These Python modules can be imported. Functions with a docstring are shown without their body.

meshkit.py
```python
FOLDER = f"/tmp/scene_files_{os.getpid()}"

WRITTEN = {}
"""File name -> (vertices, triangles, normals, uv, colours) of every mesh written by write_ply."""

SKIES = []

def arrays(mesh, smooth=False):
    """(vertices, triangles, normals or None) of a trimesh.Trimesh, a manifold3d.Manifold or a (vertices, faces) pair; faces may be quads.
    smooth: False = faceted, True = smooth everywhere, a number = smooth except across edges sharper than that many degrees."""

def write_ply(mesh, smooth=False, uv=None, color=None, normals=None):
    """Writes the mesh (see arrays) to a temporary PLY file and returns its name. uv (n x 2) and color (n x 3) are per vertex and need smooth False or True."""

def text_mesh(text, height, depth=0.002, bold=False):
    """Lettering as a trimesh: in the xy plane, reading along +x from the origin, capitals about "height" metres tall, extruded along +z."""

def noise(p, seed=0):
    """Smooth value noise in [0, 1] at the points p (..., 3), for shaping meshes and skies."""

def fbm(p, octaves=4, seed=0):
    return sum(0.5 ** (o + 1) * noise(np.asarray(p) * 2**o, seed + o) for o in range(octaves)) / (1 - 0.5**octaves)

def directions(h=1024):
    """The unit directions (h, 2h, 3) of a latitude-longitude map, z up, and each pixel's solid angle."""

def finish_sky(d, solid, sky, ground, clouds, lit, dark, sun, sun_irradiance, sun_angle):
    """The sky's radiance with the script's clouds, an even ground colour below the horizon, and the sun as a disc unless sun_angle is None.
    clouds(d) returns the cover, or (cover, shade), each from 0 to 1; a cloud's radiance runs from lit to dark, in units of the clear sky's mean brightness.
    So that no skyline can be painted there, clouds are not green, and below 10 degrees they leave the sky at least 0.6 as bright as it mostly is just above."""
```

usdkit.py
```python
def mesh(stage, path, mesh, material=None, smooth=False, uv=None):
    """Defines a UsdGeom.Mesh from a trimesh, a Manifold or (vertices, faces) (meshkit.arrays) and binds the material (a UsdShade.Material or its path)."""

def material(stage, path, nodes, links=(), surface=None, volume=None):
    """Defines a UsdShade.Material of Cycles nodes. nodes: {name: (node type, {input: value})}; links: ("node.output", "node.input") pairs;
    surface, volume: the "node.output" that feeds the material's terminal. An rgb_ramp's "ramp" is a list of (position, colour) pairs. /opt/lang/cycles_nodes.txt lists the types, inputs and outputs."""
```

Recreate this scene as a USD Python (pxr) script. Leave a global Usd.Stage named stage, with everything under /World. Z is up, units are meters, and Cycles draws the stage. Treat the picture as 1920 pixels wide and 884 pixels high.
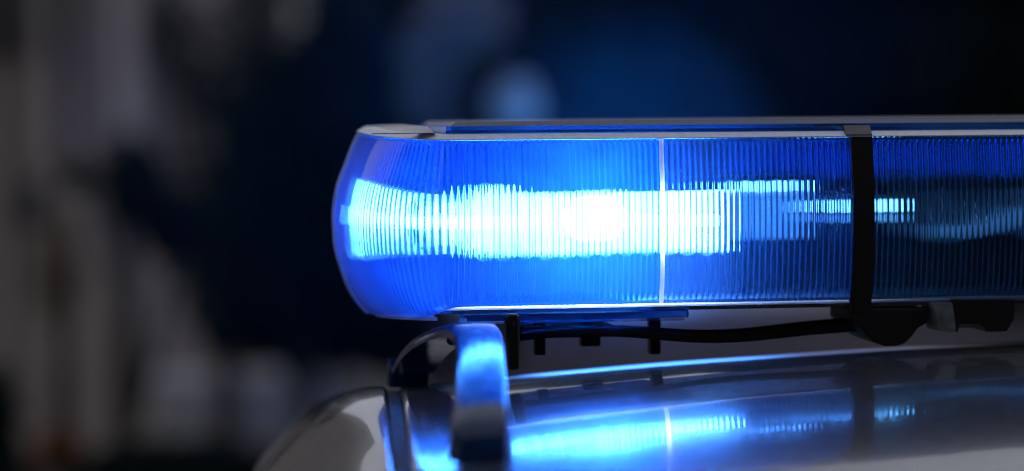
import math, random
import numpy as np, trimesh, manifold3d as m3
from shapely.geometry import Polygon, LineString
import usdkit, meshkit
from pxr import Usd, UsdGeom, UsdLux, UsdShade, Gf, Sdf

random.seed(7)
rng = np.random.default_rng(11)
stage = Usd.Stage.CreateInMemory()
UsdGeom.SetStageUpAxis(stage, 'Z'); UsdGeom.SetStageMetersPerUnit(stage, 1.0)
UsdGeom.Xform.Define(stage, '/World'); UsdGeom.Scope.Define(stage, '/World/Looks')

# ------------------------------------------------------------------ camera, sky, sun, exposure
Z0 = 1.70                       # height of the middle of the light bar
DIST, YAW, ELEV, ROLL = 1.3, math.radians(8), math.radians(3), math.radians(-0.4)
MM = 0.0003                     # metres per pixel of the 1920-wide photograph at the bar's front
EXPOSURE = 0.4
TGT = np.array([0, 0, Z0])
CAM = TGT + DIST * np.array([-math.sin(YAW) * math.cos(ELEV), -math.cos(YAW) * math.cos(ELEV), math.sin(ELEV)])
FW = (TGT - CAM) / DIST
RT = np.cross(FW, [0, 0, 1.0]); RT /= np.linalg.norm(RT); UP = np.cross(RT, FW)
RT, UP = RT * math.cos(ROLL) + UP * math.sin(ROLL), -RT * math.sin(ROLL) + UP * math.cos(ROLL)
FPX = DIST / MM


def P(px, py, y):
    """The point of the plane at depth y that the photograph shows at (px, py)."""
    d = FW + RT * (px - 960) / FPX - UP * (py - 442) / FPX
    return CAM + d * (y - CAM[1]) / d[1]


cam = UsdGeom.Camera.Define(stage, '/World/camera')
cam.AddTransformOp().Set(Gf.Matrix4d(*RT, 0, *UP, 0, *(-FW), 0, *CAM, 1))
cam.CreateHorizontalApertureAttr(36.0)
cam.CreateFocalLengthAttr(36.0 * DIST / (1920 * MM))
cam.CreateFStopAttr(2.6)
cam.CreateFocusDistanceAttr(DIST + 0.005)
cam.CreateClippingRangeAttr(Gf.Vec2f(0.02, 5000))
cam.CreateExposureAttr(EXPOSURE)

SUN_AZ, SUN_EL = math.radians(-125), math.radians(38)     # direction towards the sun: atan2(x, y), elevation
usdkit.material(stage, '/World/Looks/sky_look', {
    's': ('sky_texture', {'sky_type': 'single_scattering', 'sun_disc': False, 'sun_elevation': SUN_EL, 'sun_rotation': SUN_AZ, 'aerosol_density': 3.0}),
    'tc': ('texture_coordinate', {}),
    'n': ('noise_texture', {'scale': 2.2, 'detail': 5.0, 'roughness': 0.55}),
    'r': ('rgb_ramp', {'ramp': [(0.3, (4.2, 4.3, 5.0)), (0.7, (7.2, 7.3, 8.0))]}),
    'm': ('mix', {'fac': 0.88}),
    'b': ('background_shader', {'strength': 0.068})},
    [('tc.generated', 'n.vector'), ('n.fac', 'r.fac'), ('s.color', 'm.color1'), ('r.color', 'm.color2'), ('m.color', 'b.color')], surface='b.background')
dome = UsdLux.DomeLight.Define(stage, '/World/sky')
UsdShade.MaterialBindingAPI.Apply(dome.GetPrim()).Bind(UsdShade.Material.Get(stage, '/World/Looks/sky_look'))
dome.GetPrim().SetCustomDataByKey('kind', 'structure')
sun = UsdLux.DistantLight.Define(stage, '/World/sun')
sun.CreateIntensityAttr(0.08); sun.CreateAngleAttr(20.0); sun.CreateNormalizeAttr(True); sun.CreateColorAttr(Gf.Vec3f(1, 0.96, 0.9))
sd = np.array([math.sin(SUN_AZ) * math.cos(SUN_EL), math.cos(SUN_AZ) * math.cos(SUN_EL), math.sin(SUN_EL)])
sx = np.cross([0, 0, 1.0], sd); sx /= np.linalg.norm(sx); sy = np.cross(sd, sx)
sun.AddTransformOp().Set(Gf.Matrix4d(*sx, 0, *sy, 0, *sd, 0, 0, 0, 30, 1))

# ------------------------------------------------------------------ helpers
used = {}


def path_of(name, parent):
    base = parent.GetPath().pathString if parent is not None else '/World'
    k = (base, name); n = used.get(k, 0); used[k] = n + 1
    return f'{base}/{name}' + (f'_{n:03d}' if n else '')


def tag(p, label=None, cat=None, group=None, kind=None):
    for k, v in (('label', label), ('category', cat), ('group', group), ('kind', kind)):
        if v: p.SetCustomDataByKey(k, v)
    return p


def obj(name, mesh, mat, parent=None, smooth=35, **kw):
    return tag(usdkit.mesh(stage, path_of(name, parent), mesh, f'/World/Looks/{mat}', smooth=smooth).GetPrim(), **kw)


def thing(name, label, cat, group=None, loc=(0, 0, 0)):
    x = UsdGeom.Xform.Define(stage, path_of(name, None))
    return tag(x.GetPrim(), label, cat, group)


def mat(name, nodes, links=(), surface='p.BSDF'):
    usdkit.material(stage, f'/World/Looks/{name}', nodes, links, surface=surface)


def to_tm(man):
    m = man.to_mesh(); return trimesh.Trimesh(m.vert_properties[:, :3], m.tri_verts, process=False)


def rbox(lo, hi, r=0.001, seg=8):
    """Rounded box."""
    lo, hi = np.minimum(lo, hi), np.maximum(lo, hi); r = min(r, 0.49 * float((hi - lo).min()))
    s = m3.Manifold.sphere(r, seg)
    c = [s.translate([x, y, z]) for x in (lo[0] + r, hi[0] - r) for y in (lo[1] + r, hi[1] - r) for z in (lo[2] + r, hi[2] - r)]
    return to_tm(m3.Manifold.batch_hull(c))


def hull(pts_r, seg=16):
    return m3.Manifold.batch_hull([m3.Manifold.sphere(r, seg).translate(list(map(float, p))) for p, r in pts_r])


def tube(pts, r, n=12):
    v, f = _tube(pts, r, n); return trimesh.Trimesh(v, f, process=False)


def _tube(points, radii, sides):
    p = np.asarray(points, float); t = np.gradient(p, axis=0); t /= np.linalg.norm(t, axis=1, keepdims=True) + 1e-12
    a = np.cross(t, np.where(np.abs(t[:, 2:]) < 0.9, [0, 0, 1.0], [1.0, 0, 0])); a /= np.linalg.norm(a, axis=1, keepdims=True)
    b = np.cross(t, a); ang = np.arange(sides) * 2 * np.pi / sides
    v = p[:, None] + np.broadcast_to(radii, (len(p),))[:, None, None] * (np.cos(ang)[None, :, None] * a[:, None] + np.sin(ang)[None, :, None] * b[:, None])
    n = len(p); f = []
    for i in range(n - 1):
        for j in range(sides):
            k = (j + 1) % sides
            f += [(i * sides + j, i * sides + k, (i + 1) * sides + k), (i * sides + j, (i + 1) * sides + k, (i + 1) * sides + j)]
    v = np.vstack([v.reshape(-1, 3), p[0], p[-1]])
    for j in range(sides):
        k = (j + 1) % sides
        f += [(n * sides, k, j), (n * sides + 1, (n - 1) * sides + j, (n - 1) * sides + k)]
    return v, np.array(f)


def smooth_curve(pts, n=40):
    from scipy.interpolate import CubicSpline
    pts = np.asarray(pts, float); s = np.r_[0, np.cumsum(np.linalg.norm(np.diff(pts, axis=0), axis=1))]
    return CubicSpline(s, pts)(np.linspace(0, s[-1], n))


def grid_faces(nu, nv, flip=False):
    i, j = np.meshgrid(np.arange(nu - 1), np.arange(nv - 1), indexing='ij')
    q = np.stack([i * nv + j, (i + 1) * nv + j, (i + 1) * nv + j + 1, i * nv + j + 1], -1).reshape(-1, 4)
    if flip: q = q[:, ::-1]
    return np.vstack([q[:, [0, 1, 2]], q[:, [0, 2, 3]]])


def shell(A, B):
    """Closed solid between two (nu, nv, 3) grids; A is the outer one."""
    nu, nv = A.shape[:2]; N = nu * nv
    fa, fb = grid_faces(nu, nv), grid_faces(nu, nv, True) + N
    def strip(ids):
        a, b = ids[:-1], ids[1:]
        return np.vstack([np.stack([a, a + N, b], 1), np.stack([b, a + N, b + N], 1)])
    I = np.arange(N).reshape(nu, nv)
    fs = [fa, fb, strip(I[:, 0]), strip(I[::-1, -1]), strip(I[0, ::-1]), strip(I[-1, :])]
    m = trimesh.Trimesh(np.vstack([A.reshape(-1, 3), B.reshape(-1, 3)]), np.vstack(fs), process=False)
    if m.volume < 0: m.invert()
    return m


def extrude_x(poly_yz, x0, x1, bevel=0.0):
    """Prism: a (y, z) outline from x0 to x1, its rim chamfered."""
    cs = m3.CrossSection([np.asarray(poly_yz, float)[::1]], m3.FillRule.NonZero)
    x0, x1 = min(x0, x1), max(x0, x1)
    layers = []
    if bevel:
        steps = [(0, bevel), (0.3 * bevel, 0.29 * bevel * 1.0), (bevel, 0)]
        prof = [(x0 + h, o) for h, o in steps] + [(x1 - h, o) for h, o in steps[::-1]]
    else:
        prof = [(x0, 0), (x1, 0)]
    ring = np.asarray(poly_yz, float)
    pg = Polygon(ring)
    if not pg.exterior.is_ccw: ring = ring[::-1]
    nxt, prv = np.roll(ring, -1, 0), np.roll(ring, 1, 0)
    t = nxt - prv; t /= np.linalg.norm(t, axis=1, keepdims=True) + 1e-12
    nrm = np.stack([t[:, 1], -t[:, 0]], 1)
    V = [np.column_stack([np.full(len(ring), x), ring - nrm * o]) for x, o in prof]
    n = len(ring); f = []
    for k in range(len(prof) - 1):
        for j in range(n):
            a, b = k * n + j, k * n + (j + 1) % n
            f += [(a, b, b + n), (a, b + n, a + n)]
    import mapbox_earcut as ec
    cap = ec.triangulate_float64(V[0][:, 1:], np.array([n], np.uint32)).reshape(-1, 3)
    f += [tuple(c[::-1]) for c in cap] + [tuple(c + (len(prof) - 1) * n) for c in cap]
    m = trimesh.Trimesh(np.vstack(V), np.array(f), process=False)
    if m.volume < 0: m.invert()
    return m


def round_poly(pts, r, res=6):
    p = Polygon(pts)
    p = p.buffer(-r, quad_segs=res).buffer(2 * r, quad_segs=res).buffer(-r, quad_segs=res)
    return np.array(p.exterior.coords)[:-1]


# ------------------------------------------------------------------ materials
TINT = (0.048, 0.25, 0.95)


def lens_mat(name, rough, clear, glow, tint=TINT, scatter=(0.02, 0.15, 0.84)):
    """Tinted moulded plastic: refraction, some scattering (more where dust and scuffs lie) and a little straight-through light."""
    mat(name, {
        'g': ('geometry', {}), 'n': ('noise_texture', {'scale': 55.0, 'detail': 5.0, 'roughness': 0.7}),
        'f': ('map_range', {'from_min': 0.35, 'from_max': 0.72, 'to_min': glow * 0.8, 'to_max': glow * 1.35, 'clamp': True}),
        'sp': ('noise_texture', {'scale': 420.0, 'detail': 2.0}), 'sf': ('map_range', {'from_min': 0.66, 'from_max': 0.78, 'to_min': 0.0, 'to_max': 0.22, 'clamp': True}),
        'p': ('principled_bsdf', {'base_color': tint, 'transmission_weight': 1.0, 'roughness': rough, 'ior': 1.49}),
        't': ('translucent_bsdf', {'color': scatter}), 'd': ('diffuse_bsdf', {'color': (0.32, 0.32, 0.34)}),
        'x': ('transparent_bsdf', {'color': tuple(math.sqrt(c) for c in tint)}),
        'm0': ('mix_closure', {}), 'm1': ('mix_closure', {}), 'm2': ('mix_closure', {'fac': clear})},
        [('g.position', 'n.vector'), ('g.position', 'sp.vector'), ('n.fac', 'f.value'), ('sp.fac', 'sf.value'), ('sf.result', 'm0.fac'),
         ('t.BSDF', 'm0.closure1'), ('d.BSDF', 'm0.closure2'), ('f.result', 'm1.fac'),
         ('p.BSDF', 'm1.closure1'), ('m0.closure', 'm1.closure2'), ('m1.closure', 'm2.closure1'), ('x.BSDF', 'm2.closure2')], surface='m2.closure')


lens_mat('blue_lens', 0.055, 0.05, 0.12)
lens_mat('blue_lens_middle', 0.03, 0.06, 0.09, (0.06, 0.25, 0.80), (0.04, 0.17, 0.62))  # tint and scattering dimmed, between the lit lens and the unlit one
lens_mat('blue_lens_unlit', 0.03, 0.10, 0.05, (0.07, 0.27, 0.62), (0.05, 0.18, 0.45))  # copy of the lens plastic with its unlit darkness put into the tint
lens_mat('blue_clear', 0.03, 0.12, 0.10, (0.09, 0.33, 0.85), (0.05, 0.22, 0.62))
mat('frosted', {'p': ('principled_bsdf', {'base_color': (0.55, 0.68, 1.0), 'transmission_weight': 0.85, 'roughness': 0.5, 'ior': 1.45})})


def plain(name, color, rough=0.5, metallic=0.0, grain=0.0, scale=60, bump=0.0, **kw):
    nodes = {'p': ('principled_bsdf', {'base_color': color, 'roughness': rough, 'metallic': metallic, **kw})}
    links = []
    if grain or bump:
        nodes['g'] = ('geometry', {})
        nodes['n'] = ('noise_texture', {'scale': scale, 'detail': 4.0})
        links.append(('g.position', 'n.vector'))
        if grain:
            nodes['r'] = ('rgb_ramp', {'ramp': [(0.3, tuple(c * (1 - grain) for c in color)), (0.7, tuple(min(1, c * (1 + grain)) for c in color))]})
            links += [('n.fac', 'r.fac'), ('r.color', 'p.base_color')]
            nodes['mr'] = ('map_range', {'from_min': 0.3, 'from_max': 0.7, 'to_min': max(0.0, rough * 0.75), 'to_max': min(1.0, rough * 1.3)})
            links += [('n.fac', 'mr.value'), ('mr.result', 'p.roughness')]
        if bump:
            nodes['b'] = ('bump', {'strength': bump, 'distance': 0.001})
            links += [('n.fac', 'b.height'), ('b.normal', 'p.normal')]
    mat(name, nodes, links)


plain('black_plastic', (0.005, 0.005, 0.006), 0.42, grain=0.3, scale=300, specular_ior_level=0.3)
plain('black_rubber', (0.004, 0.004, 0.005), 0.55, grain=0.3, scale=400, bump=0.2, specular_ior_level=0.25)
plain('cover_plastic', (0.30, 0.31, 0.33), 0.30, metallic=0.6, grain=0.12, scale=200)
plain('strap_skylit', (0.11, 0.11, 0.125), 0.4, grain=0.2, scale=250)  # lighter grey carries the sky sheen on top of the black strap
plain('grey_plastic', (0.09, 0.105, 0.12), 0.45, grain=0.35, scale=180)
plain('lid_plastic', (0.11, 0.13, 0.22), 0.4, grain=0.15, scale=200)
plain('pale_plastic', (0.78, 0.82, 0.93), 0.35, grain=0.08, scale=200)
plain('seam_plastic', (0.45, 0.55, 0.85), 0.3)
plain('dark_alloy', (0.055, 0.06, 0.07), 0.24, metallic=0.85, grain=0.15, scale=150)
plain('tray_alloy', (0.11, 0.12, 0.14), 0.20, metallic=0.8, grain=0.15, scale=150)
plain('bracket_alloy', (0.004, 0.024, 0.085), 0.15, grain=0.15, scale=250, ior=1.40)  # blue in the base colour stands for light spilling from the lens
plain('mirror_alloy', (0.85, 0.86, 0.88), 0.24, metallic=1.0, grain=0.03, scale=80)
plain('module_white', (0.55, 0.57, 0.60), 0.35, metallic=0.3, grain=0.1, scale=120)
plain('equipment_dark', (0.02, 0.022, 0.025), 0.4, grain=0.3, scale=120)
mat('lamp_glow', {'e': ('emission', {'color': (0.86, 0.94, 1.0), 'strength': 260.0})}, surface='e.emission')
mat('tube_glow', {'e': ('emission', {'color': (0.86, 0.94, 1.0), 'strength': 60.0})}, surface='e.emission')
mat('end_glow', {'e': ('emission', {'color': (0.86, 0.94, 1.0), 'strength': 40.0})}, surface='e.emission')
mat('glint_glow', {'e': ('emission', {'color': (0.6, 0.75, 1.0), 'strength': 0.40})}, surface='e.emission')
mat('led_faint', {'e': ('emission', {'color': (0.7, 0.85, 1.0), 'strength': 2.20})}, surface='e.emission')
mat('panel_glow', {'e': ('emission', {'color': (0.6, 0.85, 1.0), 'strength': 0.95})}, surface='e.emission')
mat('led_glow', {'e': ('emission', {'color': (0.86, 0.94, 1.0), 'strength': 13.00})}, surface='e.emission')
mat('led_dim', {'e': ('emission', {'color': (0.86, 0.94, 1.0), 'strength': 13.00})}, surface='e.emission')
# car paint: silver metallic under clear coat, a little orange peel and dust
mat('silver_paint', {
    'g': ('geometry', {}),
    'n': ('noise_texture', {'scale': 9.0, 'detail': 4.0}), 'n2': ('noise_texture', {'scale': 120.0, 'detail': 2.0}),
    'w': ('noise_texture', {'scale': 900.0, 'detail': 0.0}),
    'r': ('rgb_ramp', {'ramp': [(0.35, (0.20, 0.205, 0.225)), (0.65, (0.25, 0.255, 0.275))]}),
    'mr': ('map_range', {'from_min': 0.35, 'from_max': 0.7, 'to_min': 0.02, 'to_max': 0.09}),
    'b': ('bump', {'strength': 0.03, 'distance': 0.001}),
    'dn': ('noise_texture', {'scale': 260.0, 'detail': 4.0, 'roughness': 0.7}), 'df': ('map_range', {'from_min': 0.52, 'from_max': 0.75, 'to_min': 0.015, 'to_max': 0.16, 'clamp': True}),
    'd': ('diffuse_bsdf', {'color': (0.30, 0.29, 0.28)}), 'mx': ('mix_closure', {}),
    'p': ('principled_bsdf', {'metallic': 0.9, 'roughness': 0.2, 'coat_weight': 1.0, 'coat_roughness': 0.03, 'coat_ior': 1.7})},
    [('g.position', 'n.vector'), ('g.position', 'n2.vector'), ('g.position', 'w.vector'), ('n2.fac', 'r.fac'), ('r.color', 'p.base_color'),
     ('n.fac', 'mr.value'), ('mr.result', 'p.coat_roughness'), ('n2.fac', 'b.height'), ('b.normal', 'p.coat_normal'), ('g.position', 'dn.vector'), ('dn.fac', 'df.value'), ('df.result', 'mx.fac'), ('p.BSDF', 'mx.closure1'), ('d.BSDF', 'mx.closure2')], surface='mx.closure')
mat('side_glass', {'p': ('principled_bsdf', {'base_color': (0.02, 0.025, 0.03), 'roughness': 0.03, 'ior': 1.5})})

# ------------------------------------------------------------------ the light bar
ZT, ZB = P(1000, 262, 0)[2], P(1000, 574, 0)[2]       # top and bottom of the lens
DEPTH = 0.185
XF = P(850, 263, 0)[0]                                # here the front turns into the rounded end
EA, EB, EC = 0.0435, 0.115, 0.070                      # semi-axes of the end: across, forward quarter, rear quarter
XE = 0.9 - XF                                         # the far end mirrors the near one


def end_path(n1=46, n2=20):
    """Plan of the rounded end from the front to the rear: points and outward normals."""
    pts, nr = [], []
    for k in range(n1):
        a = math.pi / 2 * k / (n1 - 1)
        pts.append((XF - EA * math.sin(a), EB * (1 - math.cos(a))))
        v = np.array([-math.sin(a) / EA, -math.cos(a) / EB]); nr.append(v / np.linalg.norm(v))
    for k in range(1, n2):
        a = math.pi / 2 * k / (n2 - 1)
        pts.append((XF - EA * math.cos(a), EB + EC * math.sin(a)))
        v = np.array([-math.cos(a) / EA, math.sin(a) / EC]); nr.append(v / np.linalg.norm(v))
    return np.array(pts), np.array(nr)


from scipy.interpolate import PchipInterpolator
BUL = PchipInterpolator([0, .03, .17, .31, .47, .6, .76, .88, 1.0], [0, .0016, .0074, .0125, .0147, .0142, .0104, .0058, -.0034])
PITCH = 11.2 * MM * 1.0


def lean(x):
    """The straight front stands out less than the rounded end."""
    e = np.minimum(np.asarray(x, float), 0.9 - np.asarray(x, float))
    return 0.32 + 0.78 * np.clip((XF + .012 - e) / .045, 0, 1) ** 1.3


def rise(x, y):
    """The top edge climbs towards the rear of the rounded end."""
    e = np.minimum(np.asarray(x, float), 0.9 - np.asarray(x, float)); k = np.clip((XF + .004 - e) / .026, 0, 1)
    return .0042 * k * k * (3 - 2 * k) * np.clip(np.asarray(y) / EB, 0, 1)


def lens_shell(pts, nrm, ribs, zt=ZT, zb=ZB, rows=44, thick=0.0026, amp=0.00054):
    """pts, nrm: dense plan path; ribs: 0..1 along it."""
    t = np.linspace(0, 1, rows); o = BUL(t)
    e = np.minimum(pts[:, 0], 0.9 - pts[:, 0]); k = np.clip((XF + .004 - e) / .026, 0, 1); k = k * k * (3 - 2 * k)
    low = .0062 * k + .0062 * k * np.clip(pts[:, 1] / EB, 0, 1)
    z = (zt + rise(pts[:, 0], pts[:, 1]))[:, None] + ((zb - low) - (zt + rise(pts[:, 0], pts[:, 1])))[:, None] * t[None]      # the rounded end is a little taller
    s = np.r_[0, np.cumsum(np.linalg.norm(np.diff(pts, axis=0), axis=1))]
    each = np.floor(s / PITCH + .5).astype(int); vary = np.random.default_rng(5).uniform(.78, 1.15, each.max() + 2)
    rib = amp * ribs * vary[each] * np.cos(2 * np.pi * s / PITCH)
    A = np.zeros((len(pts), rows, 3)); B = A.copy()
    fade = np.clip(np.minimum(t, 1 - t) / 0.05, 0, 1)
    o = o[None, :] * lean(pts[:, 0])[:, None]
    A[..., :2] = pts[:, None] + nrm[:, None] * o[..., None]
    q3 = np.stack(np.broadcast_arrays(s[:, None] / .0042, t[None, :] * 13.0, 3.3), -1)
    rough = (meshkit.fbm(q3, 2, 3) - .5) * .00034 * ribs[:, None]         # moulding ripples
    B[..., :2] = pts[:, None] + nrm[:, None] * (o - thick - (rib[:, None] + rough) * fade[None, :])[..., None]
    A[..., 2] = B[..., 2] = z
    return shell(A, B)


def dense(pts, nrm, step):
    s = np.r_[0, np.cumsum(np.linalg.norm(np.diff(pts, axis=0), axis=1))]
    q = np.linspace(0, s[-1], max(2, int(s[-1] / step)))
    p = np.stack([np.interp(q, s, pts[:, k]) for k in range(2)], 1); n = np.stack([np.interp(q, s, nrm[:, k]) for k in range(2)], 1)
    return p, n / np.linalg.norm(n, axis=1, keepdims=True), q


def straight(x0, x1, y, ny, ribs=True):
    n = max(2, int(abs(x1 - x0) / (PITCH / 8)) if ribs else 12)
    pts = np.column_stack([np.linspace(x0, x1, n), np.full(n, y)])
    return pts, np.tile([0.0, ny], (n, 1))


bar = thing('light_bar', 'long roof light bar with ribbed blue lens, its lamp lit, on the silver car roof', 'light bar')
x_seam = P(1240, 420, 0)[0]; x_s0 = P(1595, 420, 0)[0]; x_s1 = P(1634, 420, 0)[0]
# near end lens: front straight from the seam, around the end, back along the rear
ep, en = end_path(90, 30)
fp, fn, fq = dense(np.vstack([[x_seam - .0013, 0], ep[:1]]), np.array([[0, -1.0], [0, -1.0]]), PITCH / 8)
cp, cn, cq = dense(ep, en, PITCH / 8)
lenA_p = np.vstack([fp, cp[1:]]); lenA_n = np.vstack([fn, cn[1:]])
ribA = np.r_[np.ones(len(fp)), np.clip((0.088 - cq[1:]) / 0.012, 0, 1)]
obj('lens', lens_shell(lenA_p, lenA_n, ribA), 'blue_lens', bar, True, label='bright blue ribbed end lens over the lit lamp')
p, n = straight(x_s0 + .0005, x_seam + .0013, 0, -1)
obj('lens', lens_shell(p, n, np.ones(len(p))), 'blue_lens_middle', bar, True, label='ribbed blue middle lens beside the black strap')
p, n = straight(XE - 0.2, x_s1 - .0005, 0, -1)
obj('lens', lens_shell(p, n, np.ones(len(p))), 'blue_lens_unlit', bar, True, label='ribbed blue lens right of the black strap, tinted dim as unlit')
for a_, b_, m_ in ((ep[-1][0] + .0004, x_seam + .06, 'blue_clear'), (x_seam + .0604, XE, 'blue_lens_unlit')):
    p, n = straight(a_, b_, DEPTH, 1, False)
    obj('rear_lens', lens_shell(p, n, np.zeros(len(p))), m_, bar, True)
# far end, the mirror of the near one (out of the picture)
mp = lenA_p.copy()[len(fp) - 1:]; mn = lenA_n.copy()[len(fp) - 1:]
mp[:, 0] = 0.9 - mp[:, 0]; mn[:, 0] *= -1
mp = np.vstack([[XE - 0.1996, 0], mp]); mn = np.vstack([[0, -1.0], mn])
obj('lens', lens_shell(mp, mn, np.zeros(len(mp))), 'blue_lens', bar, True)


# seam between the two lens pieces: a pale moulded rib on the outer face
def front_strip(x0, x1, out, dep, za, zb, rows=24):
    t = np.linspace(0, 1, rows); z = za + (zb - za) * t
    o = 0.32 * BUL(np.clip((ZT - z) / (ZT - ZB), 0, 1))
    A = np.zeros((2, rows, 3)); B = A.copy()
    for i, x in enumerate((x1, x0)):
        A[i, :, 0] = x; B[i, :, 0] = x; A[i, :, 1] = -o - out; B[i, :, 1] = -o - out + dep; A[i, :, 2] = B[i, :, 2] = z
    return shell(A, B)


obj('lens_seam', front_strip(x_seam - .0012, x_seam + .0012, .0004, .0034, ZT - .0003, ZB + .0003), 'frosted', bar, 30)


# pale strip down the rounded end, added as the sky glint on its rim
k0 = int(np.argmin(ep[:, 0])); rk = slice(max(0, k0 - 4), k0 + 3); tt_ = np.linspace(0.004, .996, 40)
rp, rn = ep[rk], en[rk]
zz_ = (ZT + rise(rp[:, 0], rp[:, 1]))[:, None] * (1 - tt_)[None] + (ZB - .0062 - .0062 * np.clip(rp[:, 1] / EB, 0, 1))[:, None] * tt_[None]
A = np.zeros((len(rp), 40, 3)); B = A.copy(); ob = BUL(tt_)[None, :] * lean(rp[:, 0])[:, None]
A[..., :2] = rp[:, None] + rn[:, None] * (ob + .0013)[..., None]; B[..., :2] = rp[:, None] + rn[:, None] * (ob + .0001)[..., None]; A[..., 2] = B[..., 2] = zz_
obj('rim_glint', shell(A, B), 'frosted', bar, 40)


# trim: plan outline of the bar for plates
def plan_outline(inset=0.0, x_far=None):
    near = ep - en * inset
    far = near[::-1].copy(); far[:, 0] = 0.9 - far[:, 0]
    return np.vstack([near, far])


def plate(inset, z0, z1, bev=0.0006):
    out = plan_outline(inset)
    cs = Polygon(out).buffer(0)
    def ring(b): return np.array(cs.buffer(-b, join_style=1, quad_segs=4).exterior.coords)[:-1]
    m = trimesh.creation.extrude_polygon(cs, abs(z1 - z0), engine='earcut'); m.apply_translation([0, 0, min(z0, z1)])
    return m


zpx = lambda py, y=0.0: P(1000, py, y)[2]
# bottom tray (lens stands on it) and the raised cover on top
fo, fi = plan_outline(-0.0010), plan_outline(0.0030)
fl = [np.column_stack([r, np.full(len(r), z)]) for r, z in ((plan_outline(.004), ZT + .0001), (plan_outline(-.0016), ZT + .0001), (plan_outline(-.0018), ZT + .0005), (plan_outline(.0022), zpx(252.5)), (fi, zpx(251)), (plan_outline(.012), zpx(251) + .0001))]
fl = np.stack(fl + fl[:1], 1); fl = np.concatenate([fl, fl[:1]], 0)
fm = trimesh.Trimesh(fl.reshape(-1, 3), grid_faces(*fl.shape[:2]), process=False); fm.merge_vertices()
fm.vertices[:, 2] += rise(fm.vertices[:, 0], fm.vertices[:, 1])
if fm.volume < 0: fm.invert()
obj('lens_flange', fm, 'pale_plastic', bar, 25)
inset_cover = Polygon(plan_outline(0.0045)).intersection(Polygon([(P(838, 240, 0)[0], -1), (2, -1), (2, 1), (P(838, 240, 0)[0], 1)]))
m = trimesh.creation.extrude_polygon(inset_cover, zpx(237) - zpx(251) - .0003, engine='earcut'); m.apply_translation([0, 0, zpx(251) + .0003])
obj('top_cover', m, 'blue_clear', bar, 20)
cap = Polygon(plan_outline(0.010)).intersection(Polygon([(P(842, 240, 0)[0], -1), (2, -1), (2, 1), (P(842, 240, 0)[0], 1)])).buffer(-.002, join_style=1)
def lid(poly, z0, h, b):
    ring = np.array(poly.exterior.coords)[:-1]
    lo = m3.CrossSection([ring if poly.exterior.is_ccw else ring[::-1]]); hi = lo.offset(-b, m3.JoinType.Miter)
    return to_tm(m3.Manifold.batch_hull([lo.extrude(h * .05).translate([0, 0, z0]), hi.extrude(h).translate([0, 0, z0])]))


obj('cover_lid', lid(cap, zpx(237) + .0001, zpx(228) - zpx(237), .0040), 'lid_plastic', bar, 20)
ec_ = Polygon(plan_outline(0.002)).intersection(Polygon([(-1, -1), (P(832, 240, 0)[0], -1), (P(832, 240, 0)[0], 1), (-1, 1)]))
obj('end_cap', lid(ec_.buffer(-.004), zpx(251) + .0003, .0042, .0032), 'pale_plastic', bar, 20)
obj('cap_latch', rbox([P(700, 246, 0)[0], .004, zpx(251) + .0004], [P(818, 246, 0)[0], .014, zpx(250)+.0006], .0006), 'tray_alloy', bar)
fl = [np.column_stack([r, np.full(len(r), z)]) for r, z in ((plan_outline(.012), ZB - .0001), (plan_outline(.0052), ZB - .0001), (plan_outline(.0022), ZB - .0012), (plan_outline(.0024), ZB - .0019), (plan_outline(.012), ZB - .0019))]
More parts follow.
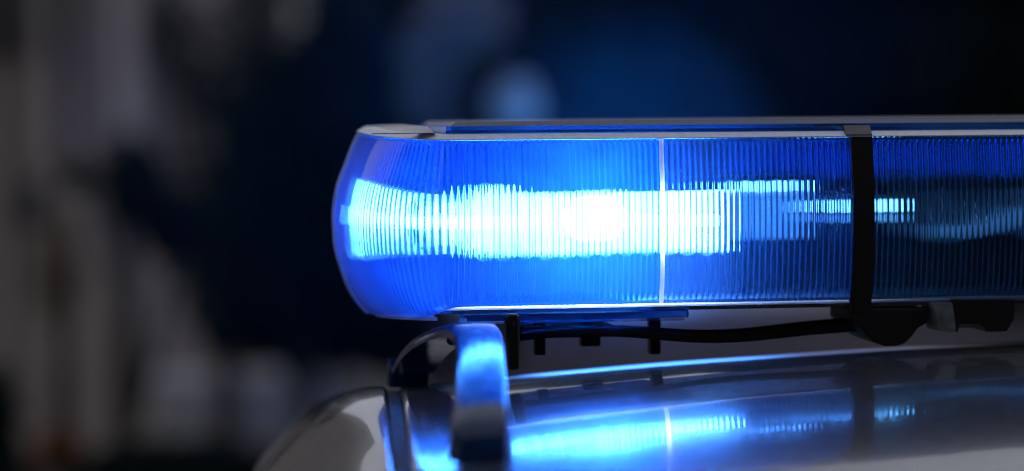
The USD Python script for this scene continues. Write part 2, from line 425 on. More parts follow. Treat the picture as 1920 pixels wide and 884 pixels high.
fl = [f_[(f_[:, 0] > XF + .004) & (f_[:, 0] < .9 - XF - .004)] if False else np.column_stack([np.clip(f_[:, 0], XF - .010, .91 - XF), f_[:, 1:]]) for f_ in fl]
fl = np.stack(fl + fl[:1], 1); fl = np.concatenate([fl, fl[:1]], 0)
fm = trimesh.Trimesh(fl.reshape(-1, 3), grid_faces(*fl.shape[:2]), process=False); fm.merge_vertices()
if fm.volume < 0: fm.invert()
obj('lens_lip', fm, 'frosted', bar, 25)
# tray under the lens
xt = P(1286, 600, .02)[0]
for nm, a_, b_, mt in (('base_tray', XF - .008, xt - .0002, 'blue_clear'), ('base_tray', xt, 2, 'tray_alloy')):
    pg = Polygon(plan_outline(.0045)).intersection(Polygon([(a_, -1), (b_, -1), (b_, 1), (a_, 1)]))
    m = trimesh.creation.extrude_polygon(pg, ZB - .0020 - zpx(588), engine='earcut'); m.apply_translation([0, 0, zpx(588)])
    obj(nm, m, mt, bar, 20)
pg = Polygon(ep - en * .0085).intersection(Polygon([(-1, -1), (XF - .0085, -1), (XF - .0085, 1), (-1, 1)]))
m = trimesh.creation.extrude_polygon(pg, .0016, engine='earcut'); m.apply_translation([0, 0, ZB - .0078]); m.vertices[:, 2] -= .0062 * np.clip(m.vertices[:, 1] / EB, 0, 1)
obj('end_base', m, 'frosted', bar, 20)
# lower channel of the base between the bracket and the cable
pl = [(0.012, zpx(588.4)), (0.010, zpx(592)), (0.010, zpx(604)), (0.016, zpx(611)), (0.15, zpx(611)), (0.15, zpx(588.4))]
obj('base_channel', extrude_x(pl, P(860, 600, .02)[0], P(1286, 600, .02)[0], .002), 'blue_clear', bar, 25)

# black strap around the lens
obj('strap', front_strip(x_s0, x_s1, .0014, .0040, zpx(258), zpx(600), 30), 'black_rubber', bar, 30)
strap_top = extrude_x([(-.0020, zpx(260)), (-.0020, zpx(257)), (.0030, zpx(240)), (.10, zpx(239)), (.10, zpx(246)), (.0050, zpx(247)), (.0005, zpx(260))], x_s0 - .0033, x_s1 - .0002, .0003)
obj('strap_top', strap_top, 'strap_skylit', bar, 25)

# interior: floor, lamp trough, modules
pg = Polygon(plan_outline(.013)).intersection(Polygon([(xt - .03, -1), (2, -1), (2, 1), (xt - .03, 1)]))
m = trimesh.creation.extrude_polygon(pg, .001, engine='earcut'); m.apply_translation([0, 0, ZB + .0002])
obj('floor_plate', m, 'module_white', bar, 20)


def trough(x0, x1, z_top, z_bot, y_open, y_back):
    """A parabolic mirror channel along x, open to the front; its rims follow z_top(x), z_bot(x)."""
    n, nx = 18, 240; t = np.linspace(-1, 1, n); X = np.linspace(x0, x1, nx)
    zt_, zb_ = z_top(X)[:, None], z_bot(X)[:, None]
    A = np.zeros((nx, n, 3)); B = A.copy()
    A[..., 0] = B[..., 0] = X[:, None]; A[..., 1] = y_back - (y_back - y_open) * t[None] ** 2
    A[..., 2] = .5 * (zt_ + zb_) + .5 * (zt_ - zb_) * t[None]
    B[..., 1] = A[..., 1] + .0015; B[..., 2] = A[..., 2] + np.sign(t)[None] * .0012
    m = [shell(A, B)]
    for k in (0, -1):
        m.append(extrude_x(np.column_stack([A[k, :, 1], A[k, :, 2]]), X[k] - .0006, X[k] + .0006))
    return trimesh.util.concatenate(m)


YR = 0.030
zc = zpx(414, .05); half = 0.0170
xa, xb = P(800, 414, .05)[0], P(1343, 414, .04)[0]
facet = lambda x, a: a * np.abs(np.sin(np.pi * (x - xa) / .0118))
rim_x = np.array([P(v, 400, .04)[0] for v in (790, 850, 885, 920, 960, 1010, 1150, 1345)])
rim_t = lambda x: np.interp(x, rim_x, [zpx(v, .04) for v in (380, 374, 352, 348, 364, 366, 362, 360)]) + facet(x, .0019) * (x < rim_x[6])
rim_b = lambda x: np.interp(x, rim_x, [zpx(v, .04) for v in (456, 460, 474, 476, 470, 474, 468, 470)]) - facet(x, .0023)
rf = obj('reflector', trough(xa, xb, rim_t, rim_b, YR, YR + .014), 'mirror_alloy', bar, 30)
yl = YR + .0085
obj('lamp_tube', tube([(x, yl, zc) for x in np.linspace(xa + .002, xb - .002, 8)], .0034, 12), 'tube_glow', rf, 40)
obj('lamp_bulb', to_tm(hull([((P(1078, 414, .05)[0], yl - .007, zc + .002), .0125), ((P(1118, 414, .05)[0], yl - .007, zc + .002), .0125)])), 'lamp_glow', rf, 40)
# end reflector: a mirror band that turns with the rounded end
q = ep[6:92] - en[6:92] * .014; qn = en[6:92]
A = np.zeros((len(q), 12, 3)); B = A.copy(); tt = np.linspace(1, -1, 12)
A[..., :2] = q[:, None] - qn[:, None] * (.010 * (1 - tt ** 2))[None, :, None]; B[..., :2] = A[..., :2] - qn[:, None] * .001
A[..., 2] = B[..., 2] = zc + half * tt
er = obj('end_reflector', shell(A, B), 'mirror_alloy', bar, 40)
obj('lamp_tube', tube([(a[0], a[1], zc) for a in (q - qn * .0045)[::4]], .0030, 10), 'end_glow', er, 40)

# boxed module right of the lamp: frame of four bars, back plate and LED row
mx0, mx1 = P(1349, 400, .03)[0], P(1508, 400, .03)[0]
mz0, mz1 = zpx(464, .03), zpx(336, .03)
md = thing_box = obj('lamp_module', rbox([mx0, .052, mz0], [mx1, .075, mz1], .001), 'module_white', bar)
for lo, hi in (([mx0, .022, mz0], [mx1, .052, mz0 + .0026]), ([mx0, .022, mz1 - .0026], [mx1, .052, mz1]),
               ([mx1 - .0026, .022, mz0 + .0027], [mx1, .052, mz1 - .0027])):
    obj('module_frame', rbox(lo, hi, .0004), 'equipment_dark', md)
for k in range(5):
    x = mx0 + .005 + k * (mx1 - mx0 - .0125) / 4
    obj('led', rbox([x, .046, zpx(366, .04)], [x + .0032, .0515, zpx(346, .04)], .001), 'led_glow', md)
obj('diffuser', rbox([mx0 + .005, .048, zpx(458, .04)], [mx1 - .004, .0515, zpx(374, .04)], .001), 'panel_glow', md)
# second lamp unit, partly behind the strap
ux0, ux1 = P(1538, 400, .03)[0], P(1692, 400, .03)[0]
u2 = obj('lamp_unit', rbox([ux0, .046, zpx(432, .05)], [ux1, .062, zpx(372, .05)], .001), 'equipment_dark', bar)
for k in range(6):
    x = ux0 + .004 + k * (ux1 - ux0 - .0125) / 5
    obj('led', rbox([x, .040, zpx(405, .05)], [x + .0032, .0455, zpx(382, .05)], .001), 'led_dim', u2)
    obj('led', rbox([x, .040, zpx(424, .05)], [x + .0032, .0455, zpx(409, .05)], .001), 'led_faint', u2)
obj('light_stop', rbox([P(1606, 400, .03)[0], .008, ZB + .0014], [P(1606, 400, .03)[0] + .002, .0455, ZT - .002], .0004), 'equipment_dark', bar)  # unseen plates added behind the strap to block lamp glow to the right
obj('light_stop', rbox([P(1606, 400, .03)[0], .064, zpx(300)], [P(1606, 400, .03)[0] + .002, .078, ZT - .002], .0004), 'equipment_dark', bar)
# curved reflector further right, unlit
ring = []
u3x0, u3x1 = P(1712, 400, .03)[0], P(1990, 400, .03)[0]
n = 40; X = np.linspace(u3x0, u3x1, n); nz = 10
A = np.zeros((n, nz, 3)); B = A.copy(); tt = np.linspace(1, -1, nz)
cx = .5 * (u3x0 + u3x1); hw = .5 * (u3x1 - u3x0)
A[..., 0] = B[..., 0] = X[:, None]
A[..., 1] = .030 + (.055 * (1 - ((X - cx) / hw) ** 2))[:, None] + (.012 * (1 - tt ** 2))[None]
A[..., 2] = zpx(412, .05) + .014 * tt; B[..., 2] = A[..., 2]; B[..., 1] = A[..., 1] + .001
obj('reflector', shell(A, B), 'mirror_alloy', bar, 40, label='unlit curved reflector right of the strap')
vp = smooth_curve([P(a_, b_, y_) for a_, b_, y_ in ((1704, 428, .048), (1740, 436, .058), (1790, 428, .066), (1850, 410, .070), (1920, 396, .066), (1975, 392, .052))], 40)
obj('glint_strip', tube(vp, np.interp(np.linspace(0, 1, 40), [0, .3, .6, 1], [.0030, .0040, .0055, .0040]), 8), 'glint_glow', bar, 50)  # glowing strip added for the glints on the unlit reflector
# dark equipment carrier behind the modules and a carrier behind the lamp
obj('equipment_carrier', rbox([P(1352, 400, .08)[0], .080, ZB + .0014], [0.80, .150, zpx(346, .09)], .002), 'equipment_dark', bar)
obj('lamp_carrier', rbox([xa + .01, YR + .020, ZB + .0014], [xb, YR + .060, zpx(470, .07)], .002), 'module_white', bar)

# small pegs and lugs under the bar
for (px, py0, py1, w, y) in ((1013, 622, 667, 22, .03), (1108, 624, 650, 38, .05), (1229, 618, 665, 22, .04)):
    a, b = P(px - w / 2, py0, y), P(px + w / 2, py1, y)
    obj('peg', rbox([a[0], y, b[2]], [b[0], y + .008, zpx(610)], .0012), 'black_plastic', bar)
a, b = P(950, 612, .0), P(976, 694, .0)
obj('side_plate', rbox([a[0], .0, b[2]], [b[0], .012, zpx(588)], .002), 'black_plastic', bar)
a, b = P(965, 612, .03), P(1150, 632, .03)
obj('under_rail', extrude_x(round_poly([(.026, a[2]), (.06, a[2]), (.06, b[2]), (.03, b[2])], .001), a[0], b[0], .001), 'black_plastic', bar)

# ------------------------------------------------------------------ the car roof
YC = 0.10
_cx = np.array([430, 460, 490, 540, 580, 620, 660, 700, 735, 760, 840, 955, 1100, 1250, 1420, 1650, 1920])
_cy = np.array([1010, 942, 884, 820, 778, 748, 732, 725, 727, 726, 718, 705, 692.5, 680, 668, 653, 640])
_p = np.array([P(a, b, YC) for a, b in zip(_cx, _cy)])
_slope = np.array([((CAM - p)[2]) / math.hypot(*(CAM - p)[:2]) for p in _p]).mean()
_tail_x = np.array([.40, .50, .60, .8, 1.0]); _tail_z = _p[-1, 2] + np.array([.0042, .0058, .0042, -.006, -.03])
CREST = PchipInterpolator(np.r_[_p[:, 0], _tail_x], np.r_[_p[:, 2], _tail_z])
RAD = 1.02


def roof_z(x, y):
    d = np.asarray(y, float) - YC
    return CREST(x) - _slope * d - np.where(d < 0, d * d / (2 * RAD), d * d / 8.0)


def roof_sheet(xl, xr, y0, y1, nx, ny, drop=0.0, thick=.004, edge_l=0.0, edge_r=0.0):
    """xl, xr: functions of y. edge: how far the rim is rounded down at the sides."""
    ys = y0 + (y1 - y0) * np.linspace(0, 1, ny) ; u = np.linspace(0, 1, nx)
    u = np.r_[0, np.linspace(0, 1, nx) ** 1.5]; u = np.unique(np.r_[u, 1 - .02, 1 - .01, .004, .008, .015])
    A = np.zeros((len(u), ny, 3))
    for j, y in enumerate(ys):
        l, r = xl(y), xr(y); A[:, j, 0] = l + (r - l) * u; A[:, j, 1] = y
        z = roof_z(A[:, j, 0], y) - drop
        dl, dr = A[:, j, 0] - l, r - A[:, j, 0]
        if edge_l: z = z - edge_l * np.clip(1 - dl / edge_l, 0, 1) ** 2
        if edge_r: z = z - edge_r * np.clip(1 - dr / edge_r, 0, 1) ** 2
        A[:, j, 2] = z
    B = A.copy(); B[..., 2] -= thick
    return shell(A[:, ::-1], B[:, ::-1])


car = thing('police_car', 'silver car seen close, its glossy roof mirroring the blue light bar', 'car')
_seam0 = P(737, 727, YC)[0]


def seam(y):
    """The roof joint's line in plan: fitted from two points of the roof seen at the picture's foot."""
    return _seam0 + SB * (y - YC) + SC * (y - YC) ** 2


# where the seam meets the foot of the picture (755, 884)
best = min(np.linspace(-.05, -.6, 400), key=lambda y: abs(roof_z(P(755, 884, y)[0], y) - P(755, 884, y)[2]))
mid = min(np.linspace(.08, -.5, 400), key=lambda y: abs(roof_z(P(746, 790, y)[0], y) - P(746, 790, y)[2]))
M_ = np.array([[best - YC, (best - YC) ** 2], [mid - YC, (mid - YC) ** 2]])
SB, SC = np.linalg.solve(M_, [P(755, 884, best)[0] - _seam0, P(746, 790, mid)[0] - _seam0])
print('seam y', best, mid, SB, SC, 'slope', _slope)
G = .0035
obj('roof_panel', roof_sheet(lambda y: seam(y) + G, lambda y: 0.985, -.62, 1.1, 70, 60, edge_l=.0025), 'silver_paint', car, 40)
obj('gutter_strip', roof_sheet(lambda y: seam(y) - G, lambda y: seam(y) + G - .0003, -.62, 1.1, 6, 60, drop=.0022), 'black_rubber', car, 40)
obj('door_frame', roof_sheet(lambda y: seam(y) - (_seam0 - P(452, 950, YC)[0]), lambda y: seam(y) - G - .0003, -.62, 1.1, 46, 60, edge_r=.0025), 'silver_paint', car, 40)
zl = lambda y: roof_z(seam(y) - (_seam0 - P(452, 950, YC)[0]), y)
# side below the frame: window band and door
ys = np.linspace(-.62, 1.1, 24)


def side(name, zt_, zb_, dx0, dx1, m):
    A = np.zeros((24, 4, 3))
    for j, y in enumerate(ys):
        xl = seam(y) - (_seam0 - P(452, 950, YC)[0])
        for k, u in enumerate(np.linspace(0, 1, 4)):
            A[j, k] = (xl + dx0 + (dx1 - dx0) * u, y, (zl(y) + zt_) * (1 - u) + u * zb_)
    B = A + np.array([.006, 0, 0])
    obj(name, shell(A, B), m, car, 30)


side('side_window', -.006, 1.02, .004, -.16, 'side_glass')
side('door', 1.018 - 1.6, .35, -.165, -.20, 'silver_paint') if False else None
A = np.zeros((24, 6, 3))
for j, y in enumerate(ys):
    xl = seam(y) - (_seam0 - P(452, 950, YC)[0])
    for k, (dx, z) in enumerate(((-.158, 1.018), (-.20, 1.0), (-.215, .85), (-.21, .7), (-.20, .5), (-.15, .32))):
        A[j, k] = (xl + dx, y, z)
obj('door', shell(A, A + np.array([.02, 0, 0])), 'silver_paint', car, 30)

# ------------------------------------------------------------------ mounting bracket: an arch from the roof edge up under the bar and down again
br = thing('mounting_bracket', 'glossy dark arched bracket on the roof edge, blue lamplight put into its colour', 'bracket')
YF = -.235
bx0, bx1 = P(842, 740, YF)[0], P(951, 740, YF)[0]
zf_top, zf_bot = P(900, 612, YF)[2], P(900, 868, YF)[2]
zr = lambda px, py, y: P(px, py, y)[2]
# centre line of the outer face: (px, py, depth, half width in metres)
key = [(897, 868, YF, .0136), (898, 846, YF + .0000, .0136), (898, 824, YF + .0012, .0136), (898, 804, YF + .0042, .0136), (898, 785, YF + .0110, .0135), (899, 765, YF + .0225, .0135), (900, 740, YF + .0420, .0134), (901, 714, YF + .0650, .0133), (901, 686, YF + .092, .0131), (901, 658, YF + .123, .0130), (900, 634, YF + .157, .0129), (894, 615, YF + .192, .0129),
       (878, 603, -.012, .0128), (852, 608, .018, .0128), (815, 626, .05, .0128), (788, 652, .085, .0128), (772, 685, .105, .0128), (766, 728, .112, .0128)]
cen = np.array([P(a, b, y) for a, b, y, _ in key]); n_ = 80
from scipy.interpolate import CubicSpline
sl_ = np.r_[0, np.cumsum(np.linalg.norm(np.diff(cen, axis=0), axis=1))]
sq = np.linspace(0, sl_[-1], n_); path = CubicSpline(sl_, cen)(sq); tan_ = CubicSpline(sl_, cen)(sq, 1); tan_ /= np.linalg.norm(tan_, axis=1, keepdims=True)
hw_ = np.interp(sq, sl_, [k[3] for k in key])
out_ = np.cross(np.tile([1.0, 0, 0], (n_, 1)), tan_); out_ *= np.sign(out_[:, 2:3] * 1.0 - out_[:, 1:2] * 1.0 + 1e-9); out_ /= np.linalg.norm(out_, axis=1, keepdims=True)
TH = .0085
crown = .0016                     # the outer face is slightly crowned, its left rim broadly rounded
prof = [(-1, -TH), (-1.0, -.0062), (-.97, -.0042), (-.88, -.0022), (-.72, -.0010), (-.4, -.0004), (0, -.0001), (.5, 0), (.85, -.0002), (.95, -.0008), (1.0, -.0022), (1.0, -TH)]
G_ = np.stack([path + np.array([1.0, 0, 0]) * (u * hw_)[:, None] + out_ * o for u, o in prof], 1)
G_ = np.concatenate([G_, G_[:, :1]], 1)
gf = grid_faces(*G_.shape[:2]); nv_ = G_.shape[1]
V_ = G_.reshape(-1, 3); capf = [(0, k, k + 1) for k in range(1, nv_ - 2)]; b0 = (n_ - 1) * nv_
capf += [(b0, b0 + k + 1, b0 + k) for k in range(1, nv_ - 2)]
leg = trimesh.Trimesh(V_, np.vstack([gf, capf]), process=False); leg.merge_vertices()
if leg.volume < 0: leg.invert()
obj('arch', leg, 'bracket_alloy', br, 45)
obj('foot_pad', rbox([bx0 + .004, YF + .0012, zf_bot - .0012], [bx1 - .001, YF + .018, zf_bot + .0030], .0012), 'black_rubber', br)
a = P(846, 640, -.02); b = P(868, 603, .0)
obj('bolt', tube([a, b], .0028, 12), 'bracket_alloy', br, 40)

# ------------------------------------------------------------------ cable, rubber foot, clip
yk = .02
cpts = [P(x, y, yk) for x, y in ((940, 640), (1000, 628), (1080, 622), (1180, 622), (1290, 630), (1400, 628), (1500, 617), (1580, 610), (1660, 602))]
cc = smooth_curve(cpts, 60)
rr = np.interp(np.linspace(0, 1, 60), [0, .15, .45, .7, 1], [.0025, .003, .0038, .0042, .0045])
tag(obj('cable', tube(cc, rr, 14), 'black_rubber', None, 60), 'thick black cable sagging under the light bar above the roof', 'cable')
yb = .0
poly = [(1600, 578), (1743, 578), (1740, 606), (1722, 616), (1712, 630), (1700, 643), (1683, 650), (1660, 650), (1640, 643), (1626, 630), (1618, 620), (1600, 606)]
pp = np.array([P(a, b, yb) for a, b in poly])


def front_prism(pp, y0, y1, r, bev):
    ring = round_poly(pp[:, [0, 2]], r)
    m = extrude_x(ring, y0, y1, bev)          # comes as (x: depth, y: across, z: up)
    v = m.vertices.copy(); m.vertices = np.column_stack([v[:, 1], v[:, 0], v[:, 2]]); m.invert()
    if m.volume < 0: m.invert()
    return m


tag(obj('rubber_foot', front_prism(pp, yb, yb + .05, .0022, .0014), 'black_rubber', None, 30), 'black rounded rubber foot under the light bar below the strap', 'foot')
cl = thing('mounting_clip', 'black clip with a grey tongue under the right end of the bar', 'clip')
pp = np.array([P(a, b, yb) for a, b in ((1783, 562), (1904, 562), (1902, 600), (1888, 622), (1850, 623), (1842, 606), (1800, 604), (1797, 624), (1790, 622), (1780, 600))])
obj('clip_body', front_prism(pp, yb, yb + .04, .0009, .0005), 'black_plastic', cl, 30)
pp = np.array([P(a, b, yb - .004) for a, b in ((1748, 568), (1786, 568), (1791, 600), (1793, 623), (1762, 622))])
obj('tongue', front_prism(pp, yb - .004, yb + .02, .0009, .0005), 'grey_plastic', cl, 30)
pp = np.array([P(a, b, yb + .002) for a, b in ((1800, 607), (1850, 607), (1850, 616), (1800, 616))])
obj('clip_bar', front_prism(pp, yb + .004, yb + .02, .0005, .0003), 'grey_plastic', cl, 30)

# ------------------------------------------------------------------ added blue spots behind the bar: lamp glare thrown onto the trees
src = P(1190, 400, .170); aim = P(1180, 310, 8.0)
sl = UsdLux.SphereLight.Define(stage, bar.GetPath().pathString + '/added_glare_spot')
sl.CreateRadiusAttr(.006); sl.CreateIntensityAttr(4300.0); sl.CreateNormalizeAttr(True) ; sl.CreateColorAttr(Gf.Vec3f(.03, .22, 1.0))
sh = UsdLux.ShapingAPI.Apply(sl.GetPrim()); sh.CreateShapingConeAngleAttr(5.0); sh.CreateShapingConeSoftnessAttr(1.0)
d = (aim - src) / np.linalg.norm(aim - src); X_ = np.cross([0, 0, 1.0], -d); X_ /= np.linalg.norm(X_); Y_ = np.cross(-d, X_)
src2 = src + np.array([0, .03, 0])
sl.AddTransformOp().Set(Gf.Matrix4d(*X_, 0, *Y_, 0, *(-d), 0, *src2, 1))

sl3 = UsdLux.SphereLight.Define(stage, bar.GetPath().pathString + '/added_glare_spot_001')
sl3.CreateRadiusAttr(.006); sl3.CreateIntensityAttr(650.0); sl3.CreateNormalizeAttr(True); sl3.CreateColorAttr(Gf.Vec3f(.03, .22, 1.0))
sh = UsdLux.ShapingAPI.Apply(sl3.GetPrim()); sh.CreateShapingConeAngleAttr(11.0); sh.CreateShapingConeSoftnessAttr(1.0)
src3 = src2 + np.array([.02, 0, 0]); d = P(1170, 20, 8.0) - src3; d /= np.linalg.norm(d); X_ = np.cross([0, 0, 1.0], -d); X_ /= np.linalg.norm(X_); Y_ = np.cross(-d, X_)
sl3.AddTransformOp().Set(Gf.Matrix4d(*X_, 0, *Y_, 0, *(-d), 0, *src3, 1))
# added spot beside the rounded end: lifts the dark tree to blue
sl2 = UsdLux.SphereLight.Define(stage, bar.GetPath().pathString + '/added_end_spot')
sl2.CreateRadiusAttr(.006); sl2.CreateIntensityAttr(170.0); sl2.CreateNormalizeAttr(True); sl2.CreateColorAttr(Gf.Vec3f(.03, .22, 1.0))
sh = UsdLux.ShapingAPI.Apply(sl2.GetPrim()); sh.CreateShapingConeAngleAttr(9.0); sh.CreateShapingConeSoftnessAttr(1.0)
src = np.array([ep[:, 0].min() - .03, .15, zc]); aim = P(620, 330, 6.5)
d = (aim - src) / np.linalg.norm(aim - src); X_ = np.cross([0, 0, 1.0], -d); X_ /= np.linalg.norm(X_); Y_ = np.cross(-d, X_)
sl2.AddTransformOp().Set(Gf.Matrix4d(*X_, 0, *Y_, 0, *(-d), 0, *src, 1))

# ------------------------------------------------------------------ surroundings, far out of focus
plain('asphalt', (0.05, 0.05, 0.052), 0.9, grain=0.3, scale=20)
plain('grey_plaster', (0.215, 0.192, 0.188), 0.85, grain=0.2, scale=1.3)
plain('pale_plaster', (0.27, 0.25, 0.26), 0.85, grain=0.15, scale=2)
plain('dark_pane', (0.02, 0.022, 0.026), 0.2)
plain('concrete', (0.24, 0.24, 0.25), 0.85, grain=0.2, scale=3)
plain('bark', (0.03, 0.025, 0.02), 0.9, grain=0.3, scale=12)


def leaf_mat(name, col):
    mat(name, {'o': ('geometry', {}), 'r': ('rgb_ramp', {'ramp': [(0, tuple(c * .55 for c in col)), (1, tuple(c * 1.5 for c in col))]}),
               'd': ('diffuse_bsdf', {}), 't': ('translucent_bsdf', {}), 'm': ('mix_closure', {'fac': .3})},
        [('o.random_per_island', 'r.fac'), ('r.color', 'd.color'), ('r.color', 't.color'), ('d.BSDF', 'm.closure1'), ('t.BSDF', 'm.closure2')], surface='m.closure')


leaf_mat('dark_leaf', (0.022, 0.042, 0.046)); leaf_mat('bloom_leaf', (0.55, 0.33, 0.22)); leaf_mat('pale_leaf', (0.27, 0.20, 0.15)); leaf_mat('rust_leaf', (0.30, 0.15, 0.06)); leaf_mat('tan_leaf', (0.26, 0.21, 0.15))
gm = trimesh.creation.box([400, 400, .2]); gm.apply_translation([0, 100, -.1])
obj('ground', gm, 'asphalt', None, False, kind='structure')


def leaves(blobs, n, size):
    """Leaf quads spread through ellipsoids (centre, radii)."""
    w = np.array([r[0] * r[1] * r[2] for _, r in blobs]); w = w / w.sum()
    V, F, k = [], [], 0
    for (c, r), a in zip(blobs, w):
        m = max(8, int(n * a))
        p = rng.normal(size=(m, 3)); p /= np.linalg.norm(p, axis=1, keepdims=True)
        p *= (rng.random((m, 1)) ** (1 / 2.2)); p = np.asarray(c) + p * np.asarray(r)
        u = rng.normal(size=(m, 3)); u /= np.linalg.norm(u, axis=1, keepdims=True)
        v = np.cross(u, rng.normal(size=(m, 3))); v /= np.linalg.norm(v, axis=1, keepdims=True)
        s = size * (.6 + .8 * rng.random((m, 1)))
        q = np.stack([p - u * s, p + v * s * .5, p + u * s, p - v * s * .5], 1)
        V.append(q.reshape(-1, 3)); b = k + 4 * np.arange(m)[:, None]
        F += [b + np.array([[0, 1, 2]]), b + np.array([[0, 2, 3]])]; k += 4 * m
    return trimesh.Trimesh(np.vstack(V), np.vstack(F), process=False)


def plant(name, label, cat, y, blobs_px, n, size, leaf, group=None, dy=.5):
    """A tree or shrub: crown of leaves over trunk and limbs. blobs_px: (px, py, rx, ry) as seen in the photograph, at depth y."""
    t = thing(name, label, cat, group)
    k = (y + DIST) / FPX
    bl = []
    for i, (px, py, rx, ry) in enumerate(blobs_px):
        yy = y + rng.uniform(-.3, .3) * dy
        bl.append((P(px, py, yy), (rx * k, min(max(rx, ry) * k, dy), ry * k)))
    obj('crown', leaves(bl, n, size), leaf, t, False)
    cs = np.array([b[0] for b in bl]); base = np.array([cs[:, 0].mean(), y, 0.0])
    top = np.array([base[0], y, min(cs[:, 2].mean(), cs[:, 2].max())])
    parts = [tube(smooth_curve([base, base * .5 + top * .5 + rng.normal(0, .04, 3), top], 10), np.linspace(.10, .05, 10) * min(1, top[2] / 3), 8)]
    for c in cs:
        st = base + (top - base) * .55
        parts.append(tube(smooth_curve([st, (st + c) / 2 + rng.normal(0, .05, 3), c], 8), np.linspace(.035, .008, 8) * min(1, top[2] / 2), 6))
    obj('trunk', trimesh.util.concatenate(parts), 'bark', t, 50)
    return t


TG = 'dark trees behind the car'
plant('tree', 'dark green tree out of focus left of the light bar', 'tree', 6.5, [(570, 300, 150, 220), (600, 520, 190, 180), (480, 560, 140, 130), (650, 160, 100, 200), (700, 420, 160, 220), (460, 420, 90, 130)], 24000, .028, 'dark_leaf', TG, dy=.8)
plant('tree', 'thin tree between the grey house and the dark green tree', 'tree', 7.5, [(430, 180, 110, 190), (560, -20, 150, 120), (370, 420, 80, 160), (320, 60, 60, 120)], 2600, .028, 'dark_leaf', TG, dy=.8)
plant('tree', 'dark tree behind the lit end of the light bar', 'tree', 8.5, [(1080, 60, 230, 190), (1240, 200, 240, 200), (900, 300, 220, 160), (1000, -150, 300, 150), (760, 240, 150, 140), (1100, 420, 300, 160), (850, 560, 320, 160), (700, 40, 120, 160), (860, 60, 120, 120), (1250, -40, 200, 140)], 52000, .034, 'dark_leaf', TG, dy=.9)
plant('tree', 'darkest tree behind the black strap of the light bar', 'tree', 8.0, [(1480, 120, 260, 220), (1700, 60, 260, 230), (1600, -180, 360, 220), (1500, 420, 300, 220), (1360, -20, 170, 160)], 46000, .034, 'dark_leaf', TG, dy=.9)
plant('tree', 'dark tree at the far right above the light bar', 'tree', 7.5, [(1930, 120, 260, 240), (2080, -100, 300, 300), (2100, 300, 250, 260), (1900, 420, 280, 200)], 34000, .034, 'dark_leaf', TG, dy=.9)
# pale patches before the dark crowns
plant('pale_shrub', 'pale grey blurred twigs high behind the left half of the bar', 'shrub', 6.2, [(870, 30, 95, 75), (800, 110, 60, 80), (775, 190, 40, 40)], 1700, .018, 'pale_leaf', None, dy=.3)
plant('pale_shrub', 'small pale round blurred bloom just above the bar', 'shrub', 6.2, [(967, 190, 48, 48)], 900, .018, 'bloom_leaf', None, dy=.2)
plant('rust_shrub', 'rusty orange blurred shrub at the lower left corner', 'shrub', 5.5, [(110, 850, 50, 50)], 160, .03, 'rust_leaf', None, dy=.3)
plant('rust_shrub', 'tan blurred shrub before the grey house at the left edge', 'shrub', 6.0, [(110, 520, 50, 120)], 160, .03, 'tan_leaf', None, dy=.3)
plant('dark_shrub', 'dark shrub blurred before the grey house at the left', 'shrub', 5.8, [(255, 350, 60, 80), (150, 330, 40, 30), (330, 430, 70, 60)], 1100, .03, 'dark_leaf', None, dy=.3)
plant('dark_shrub', 'black shrub at the lower left edge', 'shrub', 5.0, [(-20, 800, 60, 120), (10, 900, 60, 60), (330, 890, 200, 60), (500, 870, 90, 30)], 2500, .03, 'dark_leaf', None, dy=.3)

# grey house at the left
hs = thing('house', 'grey plastered house with pale pilasters, blurred at the left edge', 'house')
YH = 11.0


def hbox(x0, x1, py0, py1, y0, dep, name, m, z_floor=None):
    a, b = P(x0, py0, y0), P(x1, py1, y0)
    z1 = a[2]; z0 = b[2] if z_floor is None else z_floor
    obj(name, rbox([a[0], y0, z0], [b[0], y0 + dep, z1], .01), m, hs)


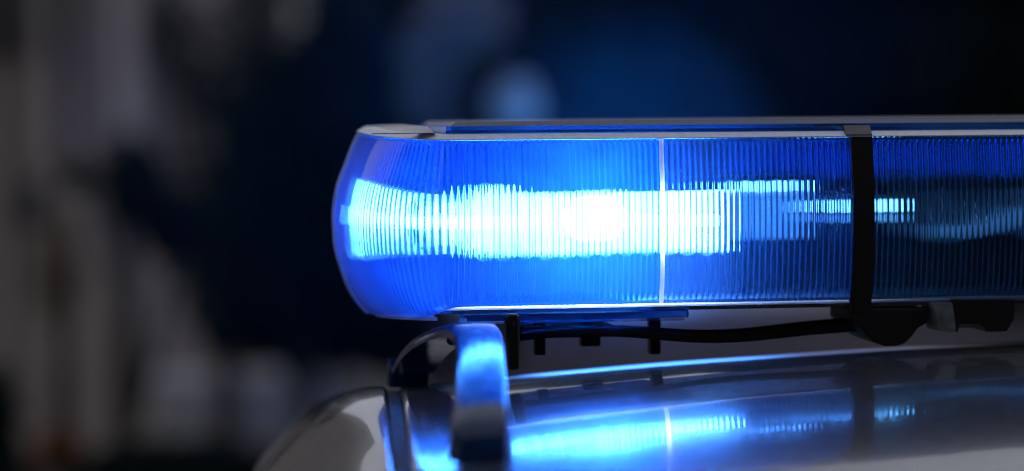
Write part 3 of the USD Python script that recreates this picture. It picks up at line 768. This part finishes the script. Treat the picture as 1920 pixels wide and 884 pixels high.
hbox(-1750, 20, -1250, 900, YH, 4.0, 'wall', 'grey_plaster', 0.0)
hbox(20.5, 560, -160, 900, YH + .02, 3.0, 'annex_wall', 'grey_plaster', 0.0)
hbox(205, 262, -150, 250, YH - .12, .118, 'pilaster', 'pale_plaster')
hbox(70, 96, -150, 300, YH - .12, .118, 'pilaster', 'pale_plaster')
hbox(150, 180, -150, 420, YH - .12, .118, 'pilaster', 'pale_plaster')
for x0, x1, a, b in ((28, 56, -80, 110), (106, 136, -80, 120), (-60, 0, -80, 110), (40, 80, 340, 420)):
    hbox(x0, x1, a, b, YH - .03, .028, 'window', 'dark_pane')
gw = thing('garden_wall', 'pale rendered wall on a dark grey plinth, behind the light bar', 'wall')
plain('white_render', (0.66, 0.61, 0.57), 0.85, grain=0.12, scale=4)
plain('plinth_grey', (0.13, 0.125, 0.165), 0.85, grain=0.15, scale=4)
a, b = P(760, 268, 7.2), P(2060, 575, 7.2)
obj('rendered_face', rbox([a[0], 7.2, b[2]], [b[0], 7.4, a[2]], .01), 'white_render', gw)
a, b = P(980, 575, 7.2), P(2150, 900, 7.2)
obj('plinth', rbox([a[0], 7.17, 0], [b[0], 7.43, a[2] - .001], .01), 'plinth_grey', gw)
# low concrete wall
a, b = P(280, 715, 8.0), P(660, 800, 8.0)
tag(obj('low_wall', rbox([a[0], 8.0, 0], [b[0], 8.4, a[2]], .03), 'concrete'), 'low grey concrete wall blurred left of the car roof', 'wall')

# surroundings behind and beside the camera, seen only as reflections in the paint, the lens and the bracket
bb = thing('brick_building', 'dark brick building behind the camera, mirrored in the polished bracket', 'building')
plain('dark_brick', (0.05, 0.042, 0.04), 0.8, grain=0.3, scale=3)
obj('wall', rbox([-3.5, -11.0, 0], [14.0, -8.0, 11.0], .02), 'dark_brick', bb)
for k in range(6):
    for z in (1.2, 4.4, 7.6):
        x = -2.2 + 2.6 * k
        w_ = obj('window', rbox([x, -8.0, z], [x + 1.2, -7.97, z + 1.7], .005), 'dark_pane', bb)
        obj('sill', rbox([x - .08, -7.999, z - .1], [x + 1.28, -7.88, z - .005], .01), 'concrete', w_)


def plain_tree(label, x, y, h, r, n):
    t = thing('tree', label, 'tree')
    bl = [((x + rng.normal(0, r * .45), y + rng.normal(0, r * .45), h * .62 + rng.normal(0, h * .16)), (r * .6, r * .6, r * .55)) for _ in range(9)]
    obj('crown', leaves(bl, n, .07), 'dark_leaf', t, False)
    obj('trunk', tube(smooth_curve([(x, y, 0), (x + .05, y, h * .3), (x, y + .05, h * .75)], 10), np.linspace(.14, .04, 10), 8), 'bark', t, 50)


plain_tree('dark tree left of the car, mirrored in its roof edge', -5.0, 1.2, 8.5, 2.3, 22000)
plain_tree('dark tree left of the car nearer the camera, mirrored in its door frame', -4.4, -2.2, 8.0, 2.2, 22000)
